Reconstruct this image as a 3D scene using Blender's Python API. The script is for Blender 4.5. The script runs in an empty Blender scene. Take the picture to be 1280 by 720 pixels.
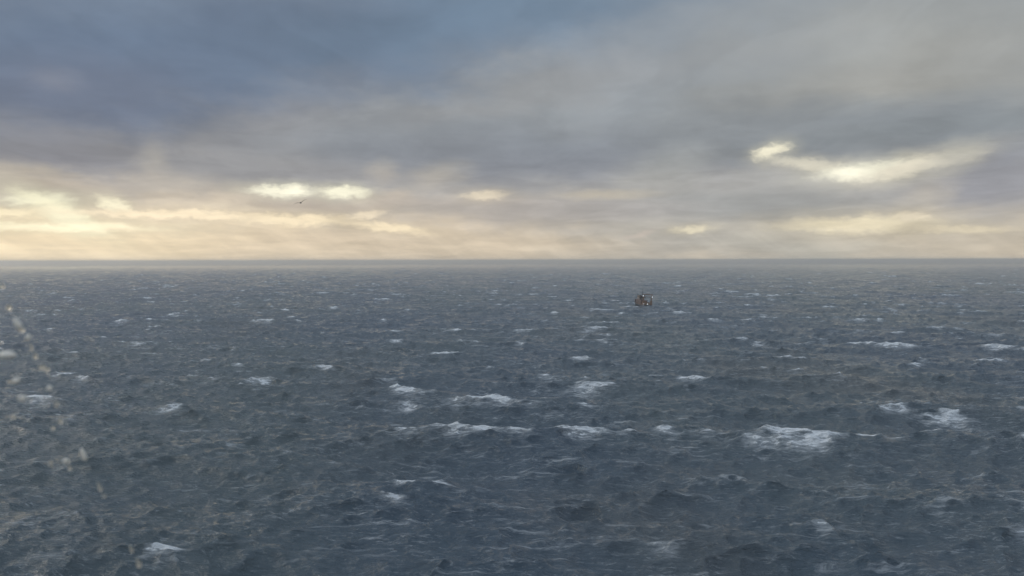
import bpy, bmesh, math, random
import numpy as np
from mathutils import Vector, Matrix, Euler
R = math.radians
S = bpy.context.scene
COL = S.collection
random.seed(4)

# ------------------------------------------------------------------ camera
CAM_H = 25.0
FPX = 967.0                      # focal length in photo pixels (1280 wide)
PITCH, ROLL = math.atan(34.4 / FPX), R(-0.12)
cd = bpy.data.cameras.new('camera')
cam = bpy.data.objects.new('camera', cd); COL.objects.link(cam)
cd.sensor_width = 36; cd.lens = FPX / 1280 * 36
cd.clip_start = 0.05; cd.clip_end = 80000
cam.location = (0, 0, CAM_H)
CM = (Matrix.Rotation(math.pi / 2 - PITCH, 4, 'X') @ Matrix.Rotation(ROLL, 4, 'Z'))
cam.rotation_euler = CM.to_euler()
cd.dof.use_dof = True; cd.dof.focus_distance = 300; cd.dof.aperture_fstop = 9.0
S.camera = cam

def ray(px, py):
    v = Vector(((px - 640) / FPX, -(py - 360) / FPX, -1.0))
    return (CM.to_3x3() @ v).normalized()
def azel(px, py):
    d = ray(px, py)
    return math.degrees(math.atan2(d.x, d.y)), math.degrees(math.asin(d.z))

# ------------------------------------------------------------------ exposure
S.view_settings.view_transform = 'Standard'; S.view_settings.look = 'None'
S.view_settings.gamma = 1; S.view_settings.exposure = 0
S.cycles.volume_bounces = 1
S.cycles.use_adaptive_sampling = True

# ------------------------------------------------------------------ sun
SUN_EL, SUN_AZ = 24.0, -64.0      # azimuth from +Y, negative = left
ld = bpy.data.lights.new('sun', 'SUN'); ld.energy = 0.8; ld.angle = R(14)
ld.color = (1.0, 0.92, 0.80)
sun = bpy.data.objects.new('sun', ld); COL.objects.link(sun)
sd = Vector((math.sin(R(SUN_AZ)) * math.cos(R(SUN_EL)), math.cos(R(SUN_AZ)) * math.cos(R(SUN_EL)), math.sin(R(SUN_EL))))
sun.rotation_euler = (-sd).to_track_quat('-Z', 'Y').to_euler()
sun.location = (0, 0, 100)

# ------------------------------------------------------------------ sky
def lin(c):
    return tuple(((v / 255) / 12.92 if v / 255 <= 0.04045 else ((v / 255 + 0.055) / 1.055) ** 2.4) for v in c)
W = bpy.data.worlds.new('World'); S.world = W; W.use_nodes = True
NT = W.node_tree; NT.nodes.clear()
W.cycles.sampling_method = 'MANUAL'; W.cycles.sample_map_resolution = 1024
def nd(t, T=None, **k):
    n = (T or NT).nodes.new(t)
    for a, v in k.items(): setattr(n, a, v)
    return n
def lk(a, b, T=None): (T or NT).links.new(a, b)
def mth(op, a, b=None, c=None, T=None, clamp=False):
    n = nd('ShaderNodeMath', T, operation=op); n.use_clamp = clamp
    for i, v in enumerate((a, b, c)):
        if v is None: continue
        if hasattr(v, 'is_output'): lk(v, n.inputs[i], T)
        else: n.inputs[i].default_value = v
    return n.outputs[0]
def mixc(f, a, b, T=None, bt='MIX'):
    n = nd('ShaderNodeMix', T, data_type='RGBA', blend_type=bt)
    for s, v in ((n.inputs[0], f), (n.inputs[6], a), (n.inputs[7], b)):
        if hasattr(v, 'is_output'): lk(v, s, T)
        elif isinstance(v, (tuple, list)): s.default_value = (*v[:3], 1)
        else: s.default_value = v
    return n.outputs[2]
def maprange(v, a, b, c=0, d=1, T=None, interp='SMOOTHSTEP'):
    n = nd('ShaderNodeMapRange', T, interpolation_type=interp)
    lk(v, n.inputs[0], T)
    for i, x in enumerate((a, b, c, d)): n.inputs[1 + i].default_value = x
    return n.outputs[0]

tc = nd('ShaderNodeTexCoord')
sep = nd('ShaderNodeSeparateXYZ'); lk(tc.outputs['Generated'], sep.inputs[0])
az = mth('MULTIPLY', mth('ARCTAN2', sep.outputs[0], sep.outputs[1]), 57.29578)
el = mth('MULTIPLY', mth('ARCSINE', sep.outputs[2]), 57.29578)
cmb = nd('ShaderNodeCombineXYZ'); lk(az, cmb.inputs[0]); lk(el, cmb.inputs[1])
AE = cmb.outputs[0]
def noise(vec, scale, detail=4, rough=0.55, T=None, dist=0.0, sc=(1, 1, 1), off=(0, 0, 0), rot=(0, 0, 0)):
    m = nd('ShaderNodeMapping', T); lk(vec, m.inputs[0], T)
    m.inputs['Scale'].default_value = sc; m.inputs['Location'].default_value = off; m.inputs['Rotation'].default_value = rot
    n = nd('ShaderNodeTexNoise', T); lk(m.outputs[0], n.inputs['Vector'], T)
    n.inputs['Scale'].default_value = scale; n.inputs['Detail'].default_value = detail
    n.inputs['Roughness'].default_value = rough; n.inputs['Distortion'].default_value = dist
    return n
def warp(vec, scale, amt, sc, detail=4):
    n = noise(vec, scale, detail, 0.6, sc=sc)
    s = nd('ShaderNodeVectorMath', operation='SUBTRACT'); lk(n.outputs['Color'], s.inputs[0]); s.inputs[1].default_value = (.5, .5, .5)
    m = nd('ShaderNodeVectorMath', operation='MULTIPLY'); lk(s.outputs[0], m.inputs[0]); m.inputs[1].default_value = amt
    a = nd('ShaderNodeVectorMath', operation='ADD'); lk(vec, a.inputs[0]); lk(m.outputs[0], a.inputs[1])
    return a.outputs[0]
AEs = warp(AE, 0.12, (12, 4.5, 0), (1, 2.2, 1), 7)       # soft big warp for the cloud masses
AEf = warp(AE, 0.5, (2.0, .8, 0), (1, 2.0, 1), 6)     # finer warp for the bright breaks

# clear blue behind the clouds
sky = nd('ShaderNodeTexSky', sky_type='NISHITA'); sky.sun_disc = False
sky.sun_elevation = R(SUN_EL); sky.sun_rotation = R(SUN_AZ); sky.air_density = 1.0; sky.dust_density = 1.5
BG = 0.1
# overcast base by elevation
ramp = nd('ShaderNodeValToRGB')
stops = [(0.0, (216, 202, 180)), (2.2, (204, 195, 180)), (4.3, (182, 178, 172)), (7.3, (165, 164, 166)), (10.5, (156, 158, 163)),
         (14.5, (150, 154, 162)), (19, (138, 148, 163)), (30, (166, 178, 198)), (60, (196, 206, 226)), (90, (200, 210, 230))]
cr = ramp.color_ramp
while len(cr.elements) < len(stops): cr.elements.new(0.5)
for e, (d, c) in zip(cr.elements, stops): e.position = d / 90; e.color = (*lin(c), 1)
sepw = nd('ShaderNodeSeparateXYZ'); lk(AEs, sepw.inputs[0])
lk(mth('MULTIPLY', mth('ADD', mth('MULTIPLY', el, 0.5), mth('MULTIPLY', sepw.outputs[1], 0.5)), 1 / 90, clamp=True), ramp.inputs[0])
colr = ramp.outputs[0]
def blob(c, px, py, sx, sy, rgb, amt, tilt=0, soft=1.0, src=None, k=1.0):
    """a cloud mass or a break at a sky direction: centre, half sizes in degrees, colour, strength"""
    a, e = azel(px, py); q = 57.3 / FPX
    m = nd('ShaderNodeMapping', vector_type='TEXTURE'); lk(src or AEs, m.inputs[0])
    m.inputs['Location'].default_value = (a, e, 0); m.inputs['Rotation'].default_value = (0, 0, R(tilt))
    m.inputs['Scale'].default_value = (sx * q, sy * q, 1)
    ln = nd('ShaderNodeVectorMath', operation='LENGTH'); lk(m.outputs[0], ln.inputs[0])
    f = maprange(ln.outputs['Value'], 1.0 + 0.6 * soft, 1.0 - 0.95 * soft, 0, amt)
    L = lin(rgb)
    return mixc(f, c, tuple(v * k for v in L))
SOFT = [ # px, py, half w, half h, colour, amount, tilt
 (170, 60, 420, 110, (104, 119, 144), .95, 4), (420, 50, 260, 60, (112, 125, 147), .8, 12),
 (640, 12, 250, 45, (115, 134, 157), .75, 8), (60, 120, 200, 50, (116, 123, 143), .8, 0),
 (880, 60, 160, 70, (140, 150, 168), .5, 0), (1120, 50, 270, 80, (167, 166, 165), .8, 0),
 (600, 125, 300, 26, (160, 158, 160), .6, 9), (330, 150, 120, 40, (157, 153, 155), .5, 20),
 (1080, 110, 180, 35, (164, 160, 156), .6, 4),
 (680, 190, 280, 42, (136, 140, 150), .85, 2), (1120, 160, 260, 34, (138, 142, 149), .85, -4), (420, 205, 200, 30, (150, 150, 155), .7, 0),
 (80, 180, 170, 30, (142, 140, 147), .7, 0), (280, 205, 150, 28, (160, 157, 158), .7, -4),
 (950, 250, 190, 36, (166, 166, 165), .8, 0), (1230, 250, 90, 40, (160, 160, 164), .7, 0), (1250, 195, 60, 26, (146, 148, 158), .6, 0),
 (620, 268, 150, 26, (186, 178, 170), .8, 0), (860, 300, 240, 32, (178, 175, 168), .8, 0),
 (60, 222, 150, 16, (196, 184, 168), .8, 0), (250, 245, 110, 14, (186, 178, 168), .85, 0),
 (390, 256, 190, 11, (196, 184, 170), .85, 0), (330, 302, 300, 30, (228, 209, 182), .85, 0),
 (60, 296, 230, 42, (252, 232, 196), .95, 0), (560, 305, 200, 22, (216, 200, 176), .8, 0),
 (1160, 300, 150, 26, (204, 193, 174), .8, 0), (1000, 308, 90, 20, (180, 178, 168), .6, 0),
]
for (x, y, w, h, c, a, t) in SOFT: colr = blob(colr, x, y, w, h, c, a, t, 1.0)
BREAK = [
 (54, 250, 32, 8, (255, 250, 222), 1, -4), (76, 266, 46, 10, (255, 249, 216), 1, -28), (70, 283, 100, 6, (255, 244, 210), .9, 0), (15, 265, 30, 5, (255, 240, 204), .8, 0),
 (144, 257, 22, 7, (255, 246, 215), .95, -20), (230, 268, 120, 5, (250, 232, 200), .85, 0), (375, 275, 66, 7, (252, 234, 200), .85, 0),
 (350, 238, 40, 7.5, (255, 250, 226), 1, 0), (430, 241, 29, 7.5, (255, 250, 224), 1, 0), (485, 284, 50, 6, (250, 232, 198), .8, -6),
 (456, 268, 26, 5, (244, 228, 200), .7, 10), (605, 244, 30, 6, (226, 213, 190), .8, 0), (545, 222, 40, 16, (198, 188, 174), .6, 15),
 (190, 208, 16, 26, (186, 178, 168), .6, 0), (760, 243, 60, 6, (205, 194, 174), .7, 0), (800, 292, 18, 4, (205, 192, 180), .7, 15),
 (866, 286, 24, 4.5, (226, 216, 190), .85, 3), (830, 214, 60, 26, (176, 175, 171), .6, 15), (480, 215, 20, 14, (190, 180, 168), .6, 0),
 (964, 189, 22, 8, (250, 240, 216), .85, 15), (1018, 207, 52, 7, (222, 214, 196), .7, -10), (1092, 214, 58, 10, (255, 250, 228), 1, 3),
 (1150, 206, 60, 9, (228, 219, 200), .8, 12), (1192, 195, 30, 16, (188, 185, 178), .8, 20), (1160, 245, 30, 16, (200, 192, 178), .7, 20),
 (1070, 280, 90, 10, (234, 222, 192), .85, 0), (1145, 272, 18, 6, (226, 214, 190), .7, 0), (1200, 287, 50, 5, (218, 206, 180), .7, 0),
 (70, 100, 26, 12, (140, 142, 156), .6, 0),
]
DARK = [(600, 195, 230, 22, (140, 143, 152), .75, -2), (1110, 172, 210, 17, (138, 142, 148), .8, 4), (900, 256, 190, 18, (160, 161, 160), .75, 0),
 (1240, 228, 70, 24, (152, 153, 160), .7, 0), (60, 192, 170, 13, (140, 139, 145), .75, 0), (300, 213, 120, 14, (155, 154, 157), .75, -3),
 (730, 262, 130, 16, (176, 171, 168), .6, 0), (560, 255, 60, 10, (180, 174, 168), .5, 0)]
for (x, y, w, h, c, a, t) in DARK: colr = blob(colr, x, y, w, h, c, a, t, .7, AEf)
AEg = warp(AEf, 1.5, (1.3, .6, 0), (1, 1.8, 1), 5)
for (x, y, w, h, c, a, t) in BREAK:
    if c[0] > 212:                       # bright break: a soft glowing edge, a ragged core
        halo = tuple(v * .86 for v in c[:2]) + (c[2] * .86,)
        colr = blob(colr, x, y, w * 1.3, h * 1.7, halo, a * .6, t, 1.0, AEf, 1.0)
        colr = blob(colr, x, y, w * .95, h * .95, c, a, t, .75, AEg, 1.08)
    else: colr = blob(colr, x, y, w, h, c, a * .8, t, .95, AEf, 1.0)
# cloud texture, seen in perspective on a cloud deck
den = mth('ADD', mth('MAXIMUM', sep.outputs[2], 0.0), 0.10)
pc = nd('ShaderNodeCombineXYZ'); lk(mth('DIVIDE', sep.outputs[0], den), pc.inputs[0]); lk(mth('DIVIDE', sep.outputs[1], den), pc.inputs[1])
n1 = noise(pc.outputs[0], 1.1, 6, 0.55, dist=0.3, rot=(0, 0, 0.5))
n2 = noise(AE, 0.13, 5, 0.55, sc=(1, 1.7, 1), off=(3, 7, 0), dist=0.2)
tex = mth('ADD', maprange(n1.outputs[0], .25, .75, -.08, .08, interp='LINEAR'), maprange(n2.outputs[0], .25, .75, -.10, .10, interp='LINEAR'))
n4 = noise(pc.outputs[0], 1.7, 8, 0.58, dist=0.7, rot=(0, 0, 0.5), off=(4.2, 1.7, 0), sc=(1, .7, 1))
edge = mth('SUBTRACT', maprange(n4.outputs[0], .44, .58, 0, .075), .04)
n5 = noise(AE, .22, 7, .62, sc=(.6, 4.0, 1), off=(11, 3, 0), dist=.5)
lay = mth('MULTIPLY', maprange(n5.outputs[0], .30, .70, -.055, .055), maprange(el, 14, 5, 0, 1))
rc = nd('ShaderNodeCombineXYZ'); lk(mth('MULTIPLY_ADD', el, 1.5, az), rc.inputs[0])
ray_n = noise(rc.outputs[0], .35, 3, .6)      # slanting shafts under the low breaks
rays = mth('MULTIPLY', maprange(ray_n.outputs[0], .35, .65, -.05, .05), maprange(el, 3.2, 1.5, 0, 1))
gain = mth('ADD', mth('ADD', mth('ADD', 1.0, tex), rays), mth('ADD', edge, lay))
vm = nd('ShaderNodeVectorMath', operation='SCALE'); lk(colr, vm.inputs[0]); lk(mth('MULTIPLY', gain, 1 / BG), vm.inputs['Scale'])
# thin places high in the deck let the blue of the sky texture through
thin = mth('MULTIPLY', maprange(n1.outputs[0], .45, .8, 0, .10), maprange(el, 8, 20, 0, 1))
final = mixc(thin, vm.outputs[0], sky.outputs[0])
final = mixc(maprange(el, 4, 9, 0, 1), final, mixc(1.0, final, (.965, 1.0, .975), bt='MULTIPLY'))
bgn = nd('ShaderNodeBackground'); bgn.inputs[1].default_value = BG; lk(final, bgn.inputs[0])
wo = nd('ShaderNodeOutputWorld'); lk(bgn.outputs[0], wo.inputs[0])

# ------------------------------------------------------------------ helpers
def tag(o, label=None, cat=None, group=None, kind=None):
    for k, v in (('label', label), ('category', cat), ('group', group), ('kind', kind)):
        if v: o[k] = v
    return o
def mat(name, rgb, rough=0.5, metal=0.0, wear=0.0, wear_rgb=(.2, .12, .08), scale=3.0, emit=None):
    m = bpy.data.materials.new(name); m.use_nodes = True; T = m.node_tree; b = T.nodes['Principled BSDF']
    b.inputs['Roughness'].default_value = rough; b.inputs['Metallic'].default_value = metal
    tcn = nd('ShaderNodeTexCoord', T); n = noise(tcn.outputs['Object'], scale, 6, .65, T)
    f = maprange(n.outputs[0], .5, .72, 0, 1, T)
    c = mixc(mth('MULTIPLY', f, wear, T=T), rgb, wear_rgb, T)
    n3 = noise(tcn.outputs['Object'], scale * 3, 4, .6, T, off=(5, 2, 1))
    c2 = mixc(1.0, c, maprange(n3.outputs[0], .3, .7, .85, 1.1, T), T, 'MULTIPLY')
    lk(c2, b.inputs['Base Color'], T)
    if emit: b.inputs['Emission Color'].default_value = (*emit[0], 1); b.inputs['Emission Strength'].default_value = emit[1]
    return m
def obj(name, bm, m, parent=None, smooth=False, bevel=0):
    bmesh.ops.recalc_face_normals(bm, faces=bm.faces)
    me = bpy.data.meshes.new(name); bm.to_mesh(me); bm.free()
    o = bpy.data.objects.new(name, me); COL.objects.link(o)
    if m: me.materials.append(m)
    if smooth:
        for p in me.polygons: p.use_smooth = True
    if parent: o.parent = parent
    if bevel:
        bv = o.modifiers.new('bevel', 'BEVEL'); bv.width = bevel; bv.segments = 2; bv.limit_method = 'ANGLE'
    return o
def box(bm, c, s, rot=None):
    r = bmesh.ops.create_cube(bm, size=1)
    M = Matrix.Translation(c) @ (rot.to_matrix().to_4x4() if rot else Matrix()) @ Matrix.Diagonal((*s, 1))
    bmesh.ops.transform(bm, matrix=M, verts=r['verts']); return r['verts']
def tube(bm, p, q, r0, r1=None, seg=10):
    p, q = Vector(p), Vector(q); d = q - p; r1 = r0 if r1 is None else r1
    r = bmesh.ops.create_cone(bm, cap_ends=True, segments=seg, radius1=r0, radius2=r1, depth=d.length)
    M = Matrix.Translation((p + q) / 2) @ d.to_track_quat('Z', 'Y').to_matrix().to_4x4()
    bmesh.ops.transform(bm, matrix=M, verts=r['verts'])
def ball(bm, c, s, seg=12, rot=None):
    r = bmesh.ops.create_uvsphere(bm, u_segments=seg, v_segments=max(6, seg // 2 + 2), radius=1)
    M = Matrix.Translation(c) @ (rot.to_matrix().to_4x4() if rot else Matrix()) @ Matrix.Diagonal((*s, 1))
    bmesh.ops.transform(bm, matrix=M, verts=r['verts'])

# ------------------------------------------------------------------ the sea
WIND = R(-98)                        # the seas run towards the viewer, a little to the left
rng = np.random.default_rng(11)
class Tile:
    """one patch of wind-driven sea: spectrum of waves summed by FFT, with breaking crests found from the folding"""
    def __init__(s, L, N, lam_lo, lam_hi, lam_p, choppy, spread, wind, foam_q=None, times=(0,)):
        s.L, s.N = L, N
        k1 = 2 * np.pi * np.fft.fftfreq(N, L / N); kx, ky = np.meshgrid(k1, k1, indexing='xy')
        k = np.hypot(kx, ky); k[0, 0] = 1
        w = np.sqrt(9.81 * k); wp = math.sqrt(9.81 * 2 * np.pi / lam_p)
        sg = np.where(w < wp, .07, .09)
        Sw = w ** -5 * np.exp(-1.25 * (wp / w) ** 4) * 2.6 ** np.exp(-(w - wp) ** 2 / (2 * sg ** 2 * wp ** 2))
        th = np.arctan2(ky, kx) - wind
        sp = np.clip(spread * (w / wp) ** -0.8, 0.8, None)
        D = np.cos(th / 2) ** 2; D = D ** sp
        D *= np.where(np.cos(th) > 0, 1, .15)
        lam = 2 * np.pi / k
        band = 1 / (1 + (lam / lam_hi) ** 12) * 1 / (1 + (lam_lo / lam) ** 12)
        Sk = Sw / k / w * D * band * sp; Sk[0, 0] = 0
        A = np.sqrt(Sk) * (rng.normal(size=k.shape) + 1j * rng.normal(size=k.shape))
        s.k, s.kx, s.ky, s.w, s.A, s.choppy = k, kx, ky, w, A, choppy
    def finish(s, amp, foam_q=None, times=(0,)):
        L, N = s.L, s.N; dx = L / N; foam = None
        s.A = s.A * amp
        for t in sorted(times):
            P = s.A * np.exp(1j * s.w * t)
            h = np.fft.ifft2(P).real
            Dx = np.fft.ifft2(P * 1j * s.kx / s.k).real; Dy = np.fft.ifft2(P * 1j * s.ky / s.k).real
            if foam_q is None: continue
            c = s.choppy
            xx = 1 + c * (np.roll(Dx, -1, 1) - np.roll(Dx, 1, 1)) / (2 * dx)
            yy = 1 + c * (np.roll(Dy, -1, 0) - np.roll(Dy, 1, 0)) / (2 * dx)
            xy = c * (np.roll(Dx, -1, 0) - np.roll(Dx, 1, 0)) / (2 * dx)
            J = xx * yy - xy * xy
            if foam is None: lo, hi = np.quantile(J, foam_q[0]), np.quantile(J, foam_q[1]); foam = np.zeros_like(J)
            f = np.clip((hi - J) / (hi - lo), 0, 1.0)
            foam = foam * 0.72
            foam = (foam * 4 + np.roll(foam, 1, 0) + np.roll(foam, -1, 0) + np.roll(foam, 1, 1) + np.roll(foam, -1, 1)) / 8
            foam = np.maximum(foam, f)
        if foam is not None:              # spilling crests run out sideways into thin lines
            g = sum(np.roll(foam, q, 1) * wq for q, wq in zip(range(-4, 5), (.3, .6, .8, .95, 1, .95, .8, .6, .3))) / 6.3
            foam = np.maximum(g * 1.15, foam * .85)
        s.f = [h, Dx * s.choppy, Dy * s.choppy] + ([foam] if foam is not None else [])
    def sample(s, x, y):
        u = x / s.L * s.N; v = y / s.L * s.N
        i = np.floor(u).astype(np.int64); j = np.floor(v).astype(np.int64); a = (u - i); b = (v - j)
        i0 = i % s.N; i1 = (i + 1) % s.N; j0 = j % s.N; j1 = (j + 1) % s.N
        return [(F[j0, i0] * (1 - a) + F[j0, i1] * a) * (1 - b) + (F[j1, i0] * (1 - a) + F[j1, i1] * a) * b for F in s.f]
TA = Tile(820, 1536, 3.0, 300, 27, 1.3, 10, WIND)
hs = 4 * np.std(np.fft.ifft2(TA.A).real); TA.finish(1.85 / hs, (.004, .055), times=[-.35 * i for i in range(4, -1, -1)])
TB = Tile(127, 640, 0.9, 5.0, 27, 1.0, 7, WIND + .15)
# the same spectrum scale continues in the small tile: match by slope
sb = np.fft.ifft2(TB.A).real; TB.finish(0.58 / (4 * np.std(sb)))

f_az = np.radians(np.linspace(-44, 44, 1500)); b_az = np.radians(np.linspace(44, 316, 120))[1:-1]
azs = np.concatenate([f_az, b_az])
rs = [6.0]
while rs[-1] < 48: rs.append(rs[-1] + 2)
while rs[-1] < 5000: rs.append(rs[-1] + max(0.26, 0.0040 * rs[-1]))
while rs[-1] < 8800: rs.append(rs[-1] * 1.03)
rs = np.array(rs); nr, na = len(rs), len(azs)
RR, AA = np.meshgrid(rs, azs, indexing='ij')
X0 = RR * np.sin(AA); Y0 = RR * np.cos(AA)
ca, sa = math.cos(.3), math.sin(.3)
def sea_at(px, py):
    d = ray(px, py); t = -CAM_H / d.z; return Vector((d.x * t, d.y * t, 0))
# slide the wave field so that breaking crests fall where the sea is breaking
_want = [(560, 606, 3), (520, 598, 1.5), (630, 516, 2.5), (600, 547, 2.5), (555, 529, 2), (695, 530, 1.5), (760, 540, 2), (350, 572, 2), (330, 584, 1.5), (360, 540, 2), (1030, 552, 3), (740, 485, 2),
 (258, 475, 2), (220, 463, 1), (40, 479, 1.5), (1250, 556, 1.5), (880, 493, 1.2), (1190, 598, 1), (240, 643, 1), (635, 681, 1.5), (860, 650, 1.5), (890, 662, 1.5), (735, 432, 1.5), (640, 436, 1)]
_g = [(x, y) for y in range(560, 720, 14) for x in range(20, 1280, 40)]
_p = np.array([sea_at(a, b)[:2] for a, b, _ in _want]); _w = np.array([c for _, _, c in _want])
_q = np.array([sea_at(a, b)[:2] for a, b in _g])
_best = (-9, 0, 0)
for _ in range(25000):
    ox, oy = rng.uniform(0, TA.L, 2); F = TA.f[3]
    def _at(P): return F[((P[:, 1] + oy) / TA.L * TA.N).astype(int) % TA.N, ((P[:, 0] + ox) / TA.L * TA.N).astype(int) % TA.N]
    sc_ = (_at(_p) * _w).sum() - .17 * _at(_q).sum()
    if sc_ > _best[0]: _best = (sc_, ox, oy)
OX, OY = _best[1:]
bp = sea_at(802, 382.5)
ha, dxa, dya, fo = TA.sample(X0 + OX, Y0 + OY)
fo = fo * np.interp(RR, [0, 160, 700, 2500], [1.12, .98, .76, .70])
for dx_, dy_, sx_, sy_, am in ((6, -6, 5, 3, 1.1), (0, -8, 8, 3, .9), (-8, -2, 3, 4, .8), (12, -9, 8, 5, .8)):   # white water round the boat
    fo = np.maximum(fo, am * np.exp(-((X0 - bp.x - dx_) / sx_) ** 2 - ((Y0 - bp.y - dy_) / sy_) ** 2))
hb, dxb, dyb = TB.sample(X0 * ca + Y0 * sa, -X0 * sa + Y0 * ca)
dxb, dyb = dxb * ca - dyb * sa, dxb * sa + dyb * ca
fa = np.clip((4600 - RR) / 3000, 0, 1); fb = np.clip((1500 - RR) / 900, 0, 1)
Z = ha * fa + hb * fb; X = X0 + dxa * fa + dxb * fb; Y = Y0 + dya * fa + dyb * fb
verts = np.stack([X, Y, Z], -1).reshape(-1, 3)
ii = np.arange(nr - 1)[:, None] * na; jj = np.arange(na)[None, :]; j2 = (jj + 1) % na
quads = np.stack([ii + jj, ii + j2, ii + na + j2, ii + na + jj], -1).reshape(-1, 4)[:, ::-1]
me = bpy.data.meshes.new('sea')
cen = len(verts); verts = np.vstack([verts, [[0, 0, 0]]])
tris = np.stack([np.full(na, cen), (np.arange(na) + 1) % na, np.arange(na)], -1)[:, ::-1]
me.vertices.add(len(verts)); me.vertices.foreach_set('co', verts.astype(np.float32).ravel())
nq, ntr = len(quads), len(tris)
me.loops.add(nq * 4 + ntr * 3)
me.loops.foreach_set('vertex_index', np.concatenate([quads.ravel(), tris.ravel()]).astype(np.int32))
me.polygons.add(nq + ntr)
me.polygons.foreach_set('loop_start', np.concatenate([np.arange(nq) * 4, nq * 4 + np.arange(ntr) * 3]).astype(np.int32))
me.polygons.foreach_set('use_smooth', np.ones(nq + ntr, bool))
me.update(calc_edges=True)
fo_full = np.append((fo * np.clip((6000 - RR) / 4000, .0, 1)).ravel(), 0).astype(np.float32)
at_ = me.attributes.new('foam', 'FLOAT', 'POINT'); at_.data.foreach_set('value', fo_full)
sea = bpy.data.objects.new('sea', me); COL.objects.link(sea); tag(sea, kind='structure', label='rough dark grey blue sea with scattered whitecaps', cat='sea')
if me.polygons[0].normal.z < 0: me.flip_normals()
def sea_z(x, y):
    a = TA.sample(np.array([x + OX]), np.array([y + OY]))[0][0]
    return float(a)

m = bpy.data.materials.new('sea_water'); m.use_nodes = True; T = m.node_tree; T.nodes.clear()
geo = nd('ShaderNodeNewGeometry', T); pos = geo.outputs['Position']
att = nd('ShaderNodeAttribute', T, attribute_name='foam')
# large drifting patches of greener water, then greyer ones painted for window reflections
pn = noise(pos, .012, 4, .55, T, sc=(1, .45, 1), rot=(0, 0, .3))
pn2 = noise(pos, .02, 3, .5, T, sc=(1, .4, 1), off=(40, 9, 0))
sx = nd('ShaderNodeSeparateXYZ', T); lk(pos, sx.inputs[0])
body = mixc(maprange(pn.outputs[0], .38, .64, 0, 1, T), (.052, .082, .118), (.070, .100, .120), T)
body = mixc(maprange(mth('ADD', mth('MULTIPLY', sx.outputs[1], -.18, T=T), mth('ADD', sx.outputs[0], mth('MULTIPLY', pn.outputs[0], 60.0, T=T), T=T), T=T), 5, 65, 0, .85, T), body, (.094, .118, .112), T)
body = mixc(maprange(pn2.outputs[0], .5, .7, 0, .5, T), body, (.104, .108, .104), T)
water = nd('ShaderNodeBsdfPrincipled', T); lk(body, water.inputs['Base Color'], T)
water.inputs['IOR'].default_value = 1.333
cdn = nd('ShaderNodeCameraData', T)
ra = nd('ShaderNodeVectorMath', T, operation='LENGTH'); lk(pos, ra.inputs[0], T)
water.inputs['Roughness'].default_value = .07
# ripples
b1 = noise(pos, 1.9, 5, .60, T, sc=(.4, 1, 1), rot=(0, 0, .1)); b2 = noise(pos, 6.0, 3, .6, T, sc=(.6, 1, 1))
bs = mth('ADD', mth('MULTIPLY', b1.outputs[0], .42, T=T), mth('MULTIPLY', b2.outputs[0], .09, T=T), T=T)
bump = nd('ShaderNodeBump', T); bump.inputs['Strength'].default_value = 1; bump.inputs['Distance'].default_value = 1
lk(mth('MULTIPLY', bs, maprange(ra.outputs['Value'], 1200, 4600, 1, .0, T), T=T), bump.inputs['Height'], T); lk(bump.outputs[0], water.inputs['Normal'], T)
# foam: broken crests, breaking up into lace and streaks
fn = noise(pos, 1.1, 8, .74, T, sc=(.4, 1.2, 1), rot=(0, 0, .12), dist=.5)
fn2 = noise(pos, .05, 5, .6, T, sc=(.6, 1, 1))
fsum = mth('ADD', att.outputs['Fac'], mth('MULTIPLY', mth('SUBTRACT', fn.outputs[0], .52, T=T), 1.9, T=T), T=T)
fsum = mth('ADD', fsum, mth('MULTIPLY', mth('SUBTRACT', fn2.outputs[0], .49, T=T), 1.5, T=T), T=T)
fbr = maprange(fsum, .58, .80, 0, 1, T)
fthin = maprange(fsum, .25, .75, 0, .34, T)
# old foam streaks lying along the wind
st = noise(pos, .6, 8, .74, T, sc=(.25, 1.0, 1), rot=(0, 0, .2), dist=.8)
st2 = noise(pos, 2.2, 8, .78, T, sc=(.3, 1.0, 1), rot=(0, 0, -.1), dist=.5)
stl = mth('MAXIMUM', maprange(st.outputs[0], .54, .72, 0, .44, T), maprange(st2.outputs[0], .53, .70, 0, .32, T), T=T)
stl = mth('MULTIPLY', stl, maprange(fn2.outputs[0], .36, .62, .45, 1.2, T), T=T)
fbr = mth('MULTIPLY', fbr, maprange(st2.outputs[0], .38, .56, .45, 1.0, T), T=T)
fac = mth('MAXIMUM', mth('MAXIMUM', fbr, fthin, T=T), stl, T=T)
foam = nd('ShaderNodeBsdfPrincipled', T); foam.inputs['Base Color'].default_value = (.82, .85, .86, 1); foam.inputs['Roughness'].default_value = .7
lk(bump.outputs[0], foam.inputs['Normal'], T)
ms = nd('ShaderNodeMixShader', T); lk(fac, ms.inputs[0], T); lk(water.outputs[0], ms.inputs[1], T); lk(foam.outputs[0], ms.inputs[2], T)
mo = nd('ShaderNodeOutputMaterial', T); lk(ms.outputs[0], mo.inputs[0], T)
me.materials.append(m)

# ------------------------------------------------------------------ sea air
bm = bmesh.new(); box(bm, (0, 0, 13.0), (18800, 18800, 34.6))
hz = obj('haze', bm, None); tag(hz, kind='stuff', label='pale sea haze lying over the water to the horizon', cat='haze')
m = bpy.data.materials.new('haze_air'); m.use_nodes = True; T = m.node_tree; T.nodes.clear()
pv = nd('ShaderNodeVolumePrincipled', T); pv.inputs['Color'].default_value = (1, .985, .95, 1); pv.inputs['Density'].default_value = 2.7e-4
pv.inputs['Anisotropy'].default_value = .68
mo = nd('ShaderNodeOutputMaterial', T); lk(pv.outputs[0], mo.inputs['Volume'], T)
hz.data.materials.append(m)

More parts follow.
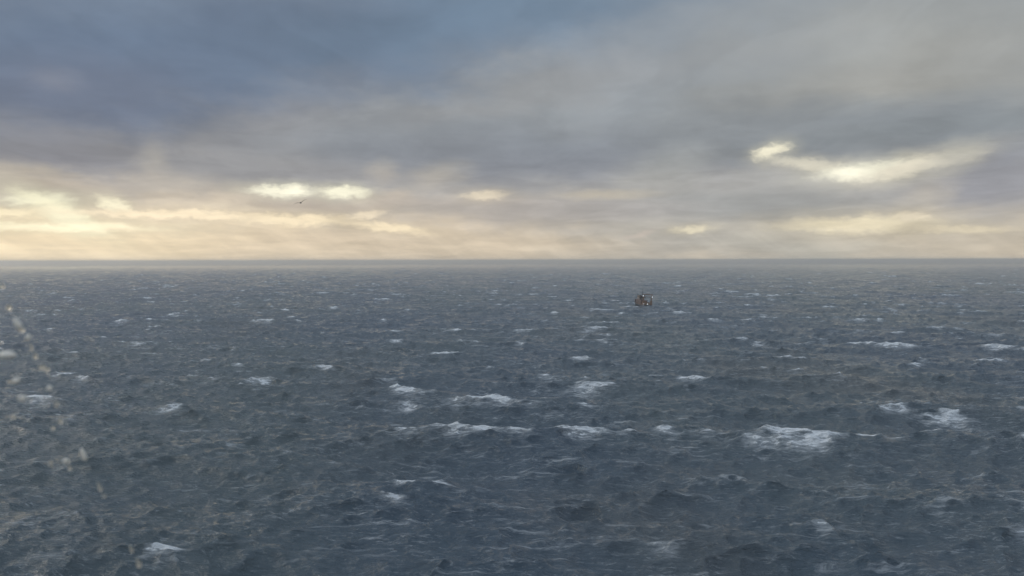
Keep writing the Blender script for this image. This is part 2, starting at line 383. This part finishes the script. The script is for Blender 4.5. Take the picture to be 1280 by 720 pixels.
# ------------------------------------------------------------------ fishing boat
M_hull = mat('hull_paint', (.022, .035, .055), .4, wear=.5, wear_rgb=(.14, .07, .04), scale=.8)
M_white = mat('white_paint', (.27, .24, .23), .45, wear=.7, wear_rgb=(.30, .19, .12), scale=1.2)
M_rust = mat('rusty_buff_paint', (.23, .145, .10), .6, wear=.8, wear_rgb=(.13, .07, .045), scale=1.0)
M_house = mat('faded_red_paint', (.13, .092, .085), .55, wear=.6, wear_rgb=(.22, .17, .13), scale=.9)
M_deck = mat('deck_steel', (.10, .08, .07), .7, wear=.6, scale=1.5)
M_glass = mat('window_glass', (.02, .025, .03), .1)
M_net = mat('net_twine', (.20, .10, .05), .9, wear=.5, wear_rgb=(.05, .12, .10), scale=4)
M_dark = mat('dark_steel', (.05, .05, .055), .5, wear=.4, scale=2)
M_lamp = mat('lit_lamp_glass', (.8, .8, .8), .3, emit=((.85, .93, 1.0), 1.0))
M_orange = mat('orange_float', (.45, .12, .03), .5)
def hull_bm(L=17.0, B=5.6):
    """lofted trawler hull, bow at +X"""
    bm = bmesh.new(); st = []
    n = 26
    for i in range(n):
        t = i / (n - 1); x = -L / 2 + L * t
        w = B / 2 * (0.90 + .10 * math.sin(min(t / .35, 1) * math.pi / 2)) * (1 - max(0, (t - .55) / .45) ** 2.2)
        sheer = 1.25 + .35 * max(0, .25 - t) * 2 + 1.9 * max(0, (t - .45) / .55) ** 1.7
        xo = .9 * max(0, (t - .8) / .2)
        prof = [(0, -1.5), (.55, -1.25), (.86, -.6), (.97, .1), (1.0, .7), (1.02, sheer)]
        ring = []
        for (a, z) in prof:
            flare = 1 - .45 * max(0, (t - .5) / .5) * (1 - (z + 1.5) / (sheer + 1.5))
            ring.append((x + xo * (z + 1.5) / 3.2, max(a * w * flare, .03 if a else 0), z))
        inner = [(x + xo, max(w * 1.02 - .12, .01), sheer), (x + xo * .9, max(w - .14, .005), sheer - .85), (x + xo * .9, 0, sheer - .80)]
        half = ring + inner
        vs = [bm.verts.new(p) for p in half]; vm_ = [bm.verts.new((p[0], -p[1], p[2])) for p in half]
        st.append((vs, vm_))
    for i in range(n - 1):
        for side in (0, 1):
            a, b = st[i][side], st[i + 1][side]
            for j in range(len(a) - 1): bm.faces.new((a[j], a[j + 1], b[j + 1], b[j]))
    for k in (0, n - 1):
        a, b = st[k]
        for j in range(5): bm.faces.new((a[j], a[j + 1], b[j + 1], b[j]))
        for j in range(5, len(a) - 1): bm.faces.new((a[j], a[j + 1], b[j + 1], b[j]))
    bmesh.ops.remove_doubles(bm, verts=bm.verts, dist=.012)
    return bm
def fishing_boat(loc, yaw):
    root = bpy.data.objects.new('fishing_boat', None); COL.objects.link(root)
    tag(root, 'small weathered fishing boat with dark hull, gantry and deck lights riding the distant waves', 'boat')
    root.location = loc; root.rotation_euler = Euler((R(5), R(-3), yaw))
    hull = obj('hull', hull_bm(), M_hull, root, True)
    bm = bmesh.new()
    for s in (-1, 1):
        pts = [(-8.2, 2.5 * s, 1.47), (-4, 2.83 * s, 1.32), (0, 2.85 * s, 1.3), (3, 2.6 * s, 1.7), (6, 1.75 * s, 2.35), (8.2, .55 * s, 2.95)]
        for a, b in zip(pts, pts[1:]): tube(bm, a, b, .09)
    obj('rubbing_rail', bm, M_rust, hull)
    # wheelhouse forward of midships
    bm = bmesh.new(); box(bm, (.6, 0, 2.2), (7.0, 3.8, 2.6)); obj('deckhouse', bm, M_house, root, bevel=.08)
    bm = bmesh.new(); box(bm, (2.3, 0, 4.555), (2.9, 3.0, 2.1))
    wh = obj('wheelhouse', bm, M_white, root, bevel=.08)
    bm = bmesh.new(); box(bm, (2.3, 0, 5.68), (3.4, 3.5, .14)); rf = obj('roof', bm, M_dark, wh, bevel=.04)
    def win(c, s):
        bm = bmesh.new(); box(bm, c, s); w = obj('window', bm, M_glass, wh, bevel=.03)
    for y in (-1.0, 0, 1.0): win((.83, y, 4.85), (.06, .72, .75)); win((3.77, y, 4.85), (.06, .72, .75))
    for s in (-1, 1):
        for x in (1.6, 2.7): win((x, 1.51 * s, 4.85), (.8, .06, .75))
        win((.2, 1.91 * s, 2.6), (.45, .06, .45)); win((2.6, 1.91 * s, 2.6), (.45, .06, .45))
    bm = bmesh.new(); box(bm, (-2.93, -.9, 2.1), (.07, .8, 1.9)); dr = obj('door', bm, M_rust, wh, bevel=.03)
    bm = bmesh.new(); ball(bm, (-2.99, -1.2, 2.1), (.05, .05, .05), 8); obj('handle', bm, M_dark, dr)
    bm = bmesh.new(); tube(bm, (0, 1.2, 3.5), (0, 1.2, 6.0), .28, .24, 16); obj('funnel', bm, M_dark, root, True)
    # mast
    bm = bmesh.new(); tube(bm, (.6, 0, 3.5), (.6, 0, 9.4), .14, .07); tube(bm, (.6, -1.1, 7.6), (.6, 1.1, 7.6), .05)
    tube(bm, (.6, 0, 7.2), (-.4, 0, 5.6), .05)
    mast = obj('mast', bm, M_dark, root)
    bm = bmesh.new(); box(bm, (.6, 0, 8.3), (.18, 1.3, .14)); obj('radar_bar', bm, M_white, mast, bevel=.03)
    for p, zt in (((1.8, .7), 8.2), ((2.6, -.9), 7.8)):
        bm = bmesh.new(); tube(bm, (*p, 5.7), (*p, zt), .025, .012, 6); obj('aerial', bm, M_dark, root)
    bm = bmesh.new()
    for a, b in (((.6, 0, 9.2), (8.9, 0, 3.1)), ((.6, 0, 9.2), (-6.4, 2.3, 6.9)), ((.6, 0, 9.2), (-6.4, -2.3, 6.9))): tube(bm, a, b, .025, seg=6)
    obj('stay_wires', bm, M_dark, mast)
    # stern gantry
    bm = bmesh.new()
    for s in (-1, 1):
        tube(bm, (-7.0, 2.35 * s, .7), (-6.5, 2.3 * s, 7.0), .19); tube(bm, (-4.6, 2.45 * s, .7), (-6.5, 2.3 * s, 5.6), .12)
    tube(bm, (-6.5, -2.9, 7.0), (-6.5, 2.9, 7.0), .22); tube(bm, (-6.6, -2.3, 5.7), (-6.6, 2.3, 5.7), .12)
    g = obj('gantry', bm, M_rust, root)
    for y in (-1.5, 1.5):
        bm = bmesh.new(); tube(bm, (-6.55, y - .1, 5.25), (-6.55, y + .1, 5.25), .34, seg=16); obj('block', bm, M_dark, g)
    # net drum with wound net
    bm = bmesh.new(); tube(bm, (-4.6, -1.7, 1.75), (-4.6, 1.7, 1.75), .78, seg=20)
    nb = obj('net_drum', bm, M_net, root, True)
    bm = bmesh.new()
    bm.free()
    for y in (-1.8, 1.8):
        bm = bmesh.new(); tube(bm, (-4.6, y - .06, 1.75), (-4.6, y + .06, 1.75), 1.1, seg=22); obj('drum_flange', bm, M_rust, nb)
    bm = bmesh.new(); box(bm, (-7.3, 0, 1.5), (.5, 4.2, 1.7)); obj('stern_bulwark', bm, M_rust, root, bevel=.06)
    # trawl doors hung on the quarters
    for s in (-1, 1):
        bm = bmesh.new(); box(bm, (-7.7, 1.75 * s, 2.6), (.18, 1.3, 2.2), Euler((0, .12, 0))); td = obj('trawl_door', bm, M_rust, root, bevel=.05)
    bm = bmesh.new(); tube(bm, (-3.5, -1.1, 1.1), (-3.5, 1.1, 1.1), .32, seg=14); box(bm, (-3.5, 0, .7), (.8, 2.6, .3)); obj('winch', bm, M_dark, root)
    for i, (x, y) in enumerate(((-5.9, 1.7), (-5.8, 1.25), (-6.1, -1.6))):
        bm = bmesh.new(); ball(bm, (x, y, 1.1), (.3, .3, .3), 12); obj('float', bm, M_orange, root, True)
    # rails on the wheelhouse deck and whaleback
    bm = bmesh.new()
    for z in (3.9, 4.3):
        for s in (-1, 1): tube(bm, (-.8, 1.75 * s, z), (.8, 1.75 * s, z), .03, seg=6)
        tube(bm, (-.8, -1.75, z), (-.8, 1.75, z), .03, seg=6)
    for y in (-1.75, -.6, .6, 1.75): tube(bm, (-.8, y, 3.45), (-.8, y, 4.3), .03, seg=6)
    obj('railing', bm, M_white, root)
    bm = bmesh.new(); tube(bm, (3.6, -.8, 3.65), (4.2, -.8, 3.65), .35, seg=12); obj('life_raft', bm, M_white, root, True)
    # lamps
    for p, r in (((-6.75, 2.75, 6.1), .24), ((-6.75, -2.6, 5.8), .22), ((-7.75, 2.35, 1.9), .19), ((-7.98, .35, 1.9), .22)):
        bm = bmesh.new(); tube(bm, (p[0] + .12, p[1], p[2]), (p[0] + .45, p[1], p[2]), r, r * .5, 12); l = obj('deck_light', bm, M_dark, root)
        bm = bmesh.new(); ball(bm, p, (.13, r, r * 1.2), 12); obj('lamp_glass', bm, M_lamp, l, True)
    return root
fishing_boat((bp.x, bp.y, sea_z(bp.x, bp.y) * .5 + .1), R(90 + 24) + math.atan2(-bp.x, bp.y))

# ------------------------------------------------------------------ gull
M_gull = mat('grey_plumage', (.16, .15, .15), .8); M_gullw = mat('dark_wing', (.05, .045, .045), .8); M_beak = mat('beak_horn', (.3, .2, .05), .5)
def gull(loc, rot):
    root = bpy.data.objects.new('seabird', None); COL.objects.link(root)
    tag(root, 'lone dark seabird gliding below the bright cloud breaks, wings spread', 'bird'); root.scale = (.85, .85, .85); root.location = loc; root.rotation_euler = rot
    bm = bmesh.new(); n = 16; rings = []
    prof = [(-.24, .006, .0), (-.20, .03, .0), (-.12, .052, 0), (-.03, .066, -.004), (.06, .064, -.004), (.12, .048, .004), (.155, .034, .014), (.185, .034, .02), (.215, .028, .02), (.235, .012, .016)]
    for (x, r, z) in prof: rings.append([bm.verts.new((x, r * math.cos(a), z + r * .9 * math.sin(a))) for a in [2 * math.pi * k / n for k in range(n)]])
    for a, b in zip(rings, rings[1:]):
        for k in range(n): bm.faces.new((a[k], a[(k + 1) % n], b[(k + 1) % n], b[k]))
    bm.faces.new(rings[0]); bm.faces.new(rings[-1])
    obj('body', bm, M_gull, root, True)
    for s in (-1, 1):
        bm = bmesh.new(); sec = [(0, .03, .03, .17, .020), (.12, .07, .045, .17, .018), (.26, .08, .10, .15, .014), (.40, .06, .125, .12, .010), (.52, .0, .115, .075, .006), (.60, -.05, .10, .03, .003)]
        pr = []
        for (y, x, z, c, t) in sec:
            pr.append([bm.verts.new(p) for p in ((x + .02, y * s + .02 * s, z), (x - c * .3, y * s + .02 * s, z + t), (x - c, y * s + .02 * s, z), (x - c * .4, y * s + .02 * s, z - t * .5))])
        for a, b in zip(pr, pr[1:]):
            for k in range(4): bm.faces.new((a[k], a[(k + 1) % 4], b[(k + 1) % 4], b[k]))
        bm.faces.new(pr[0]); bm.faces.new(pr[-1]); obj('wing', bm, M_gullw, root)
    bm = bmesh.new(); v = [bm.verts.new(p) for p in ((-.18, .025, .004), (-.18, -.025, .004), (-.33, -.06, 0), (-.33, .06, 0), (-.18, .025, -.008), (-.18, -.025, -.008), (-.33, -.06, -.006), (-.33, .06, -.006))]
    for f in ((0, 1, 2, 3), (4, 5, 6, 7), (0, 1, 5, 4), (1, 2, 6, 5), (2, 3, 7, 6), (3, 0, 4, 7)): bm.faces.new([v[i] for i in f])
    obj('tail', bm, M_gull, root)
    bm = bmesh.new(); tube(bm, (.228, 0, .016), (.285, 0, .006), .011, .003, 8); obj('beak', bm, M_beak, root)
d = ray(376, 253.5); gull(Vector((0, 0, CAM_H)) + d * 62, Euler((R(22), R(-4), R(-75))))

# ------------------------------------------------------------------ drops on the window glass close by, pane left unbuilt
M_drop = bpy.data.materials.new('backlit_water_drop'); M_drop.use_nodes = True
_b = M_drop.node_tree.nodes['Principled BSDF']; _b.inputs['Transmission Weight'].default_value = 1; _b.inputs['IOR'].default_value = 1.333; _b.inputs['Roughness'].default_value = .5; _b.inputs['Base Color'].default_value = (1, .94, .82, 1); _b.inputs['Transmission Weight'].default_value = .15  # nearly opaque cream base stands in for light shining through the brighter drops
M_thin = M_drop.copy(); M_thin.name = 'thin_water_drop'; _t = M_thin.node_tree.nodes['Principled BSDF']
_t.inputs['Transmission Weight'].default_value = .85; _t.inputs['Roughness'].default_value = .3
drops = [ # px, py, half w, half h, tilt
 (2, 358, 3, 3, 0), (11, 384, 3.2, 4, -20), (22, 405, 4, 8, 25), (27, 412, 3, 4, 0), (35, 422, 3.4, 4.4, 0), (39, 434, 1.5, 6, 15), (44, 445, 2.5, 4, 0), (52, 459, 4, 4, 30), (58, 462, 3, 3, 0),
 (9, 443.5, 8, 4.2, 0), (20, 476, 4.6, 3.6, 20), (27.5, 498, 4, 4, 0), (62, 485, 3.4, 3.4, 0), (12, 477, 2.5, 2.5, 0), (70, 505, 2, 4, 20), (75, 525, 2, 5, 20), (66, 535, 2, 3, 0), (16, 521, 2.5, 2.5, 0),
 (104, 568, 3, 9, 18), (82, 576, 3.5, 3.5, 0), (63, 579, 2, 3, 0), (87, 584, 2, 3.5, 10), (124, 608, 1.8, 7, 18), (130, 620, 2, 2, 0), (164, 686, 2, 5, 20), (173, 704, 3, 6, 18)]
NAMES = ['topmost pale water drop, at the left edge just below the horizon', 'small round drop second from the top of the slanting trail',
 'long pale drop in the upper trail, brightest streak of the slanting row', 'small drop overlapping the lower end of the long pale drop',
 'round tan drop just below the long pale drop of the trail', 'thin faint streak of water between two round drops of the trail',
 'small round drop below the thin faint streak, mid trail', 'slanted faint drop left of a pair where the trail bends',
 'round faint drop right of a pair where the trail bends', 'widest and brightest drop, lying flat against the left edge',
 'bright tan drop on a white wave crest near the left edge', 'bright round drop alone under the two brightest drops', 'round tan drop right of the bright one on the wave crest',
 'tiny dim drop touching the left side of the bright drop on the crest', 'short faint streak just under the round tan drop', 'thin faint vertical streak, lowest of the upper trail',
 'dim smudge of water left of the lowest upper streak', 'tiny drop alone near the left edge below the bright group', 'long tan teardrop, largest of the lower group of drops',
 'roundish tan drop left of the long teardrop', 'dim drop, leftmost of the lower group', 'small streak hanging under the roundish drop of the lower group',
 'thin faint streak below and right of the lower group', 'tiny round drop under the thin faint streak', 'slanted tan streak near the bottom of the picture, upper of two', 'slanted tan streak at the bottom of the picture, lowest drop']
for i, (x, y, w, h, t) in enumerate(drops):
    D = .55 + .05 * math.sin(i * 2.1); q = D / FPX * (.88 if i != 9 else 1.0)
    bm = bmesh.new(); ball(bm, (0, 0, 0), (w * q, w * q, h * q), 14); big = i in (2, 4, 9, 10, 11, 12, 18, 19)
    for v in bm.verts:                       # teardrop, with a slight uneven wobble
        k = 1 - .25 * v.co.z / (h * q); v.co.x *= k + .12 * math.sin(7 * v.co.z / (h * q) + i); v.co.y *= k
    o = obj('water_drop', bm, M_drop if big else M_thin, None, True)
    o.location = Vector((0, 0, CAM_H)) + ray(x, y) * D; o.rotation_euler = Euler((0, -R(t), 0))
    tag(o, NAMES[i], 'water drop', 'trail of blurred water drops at the left')
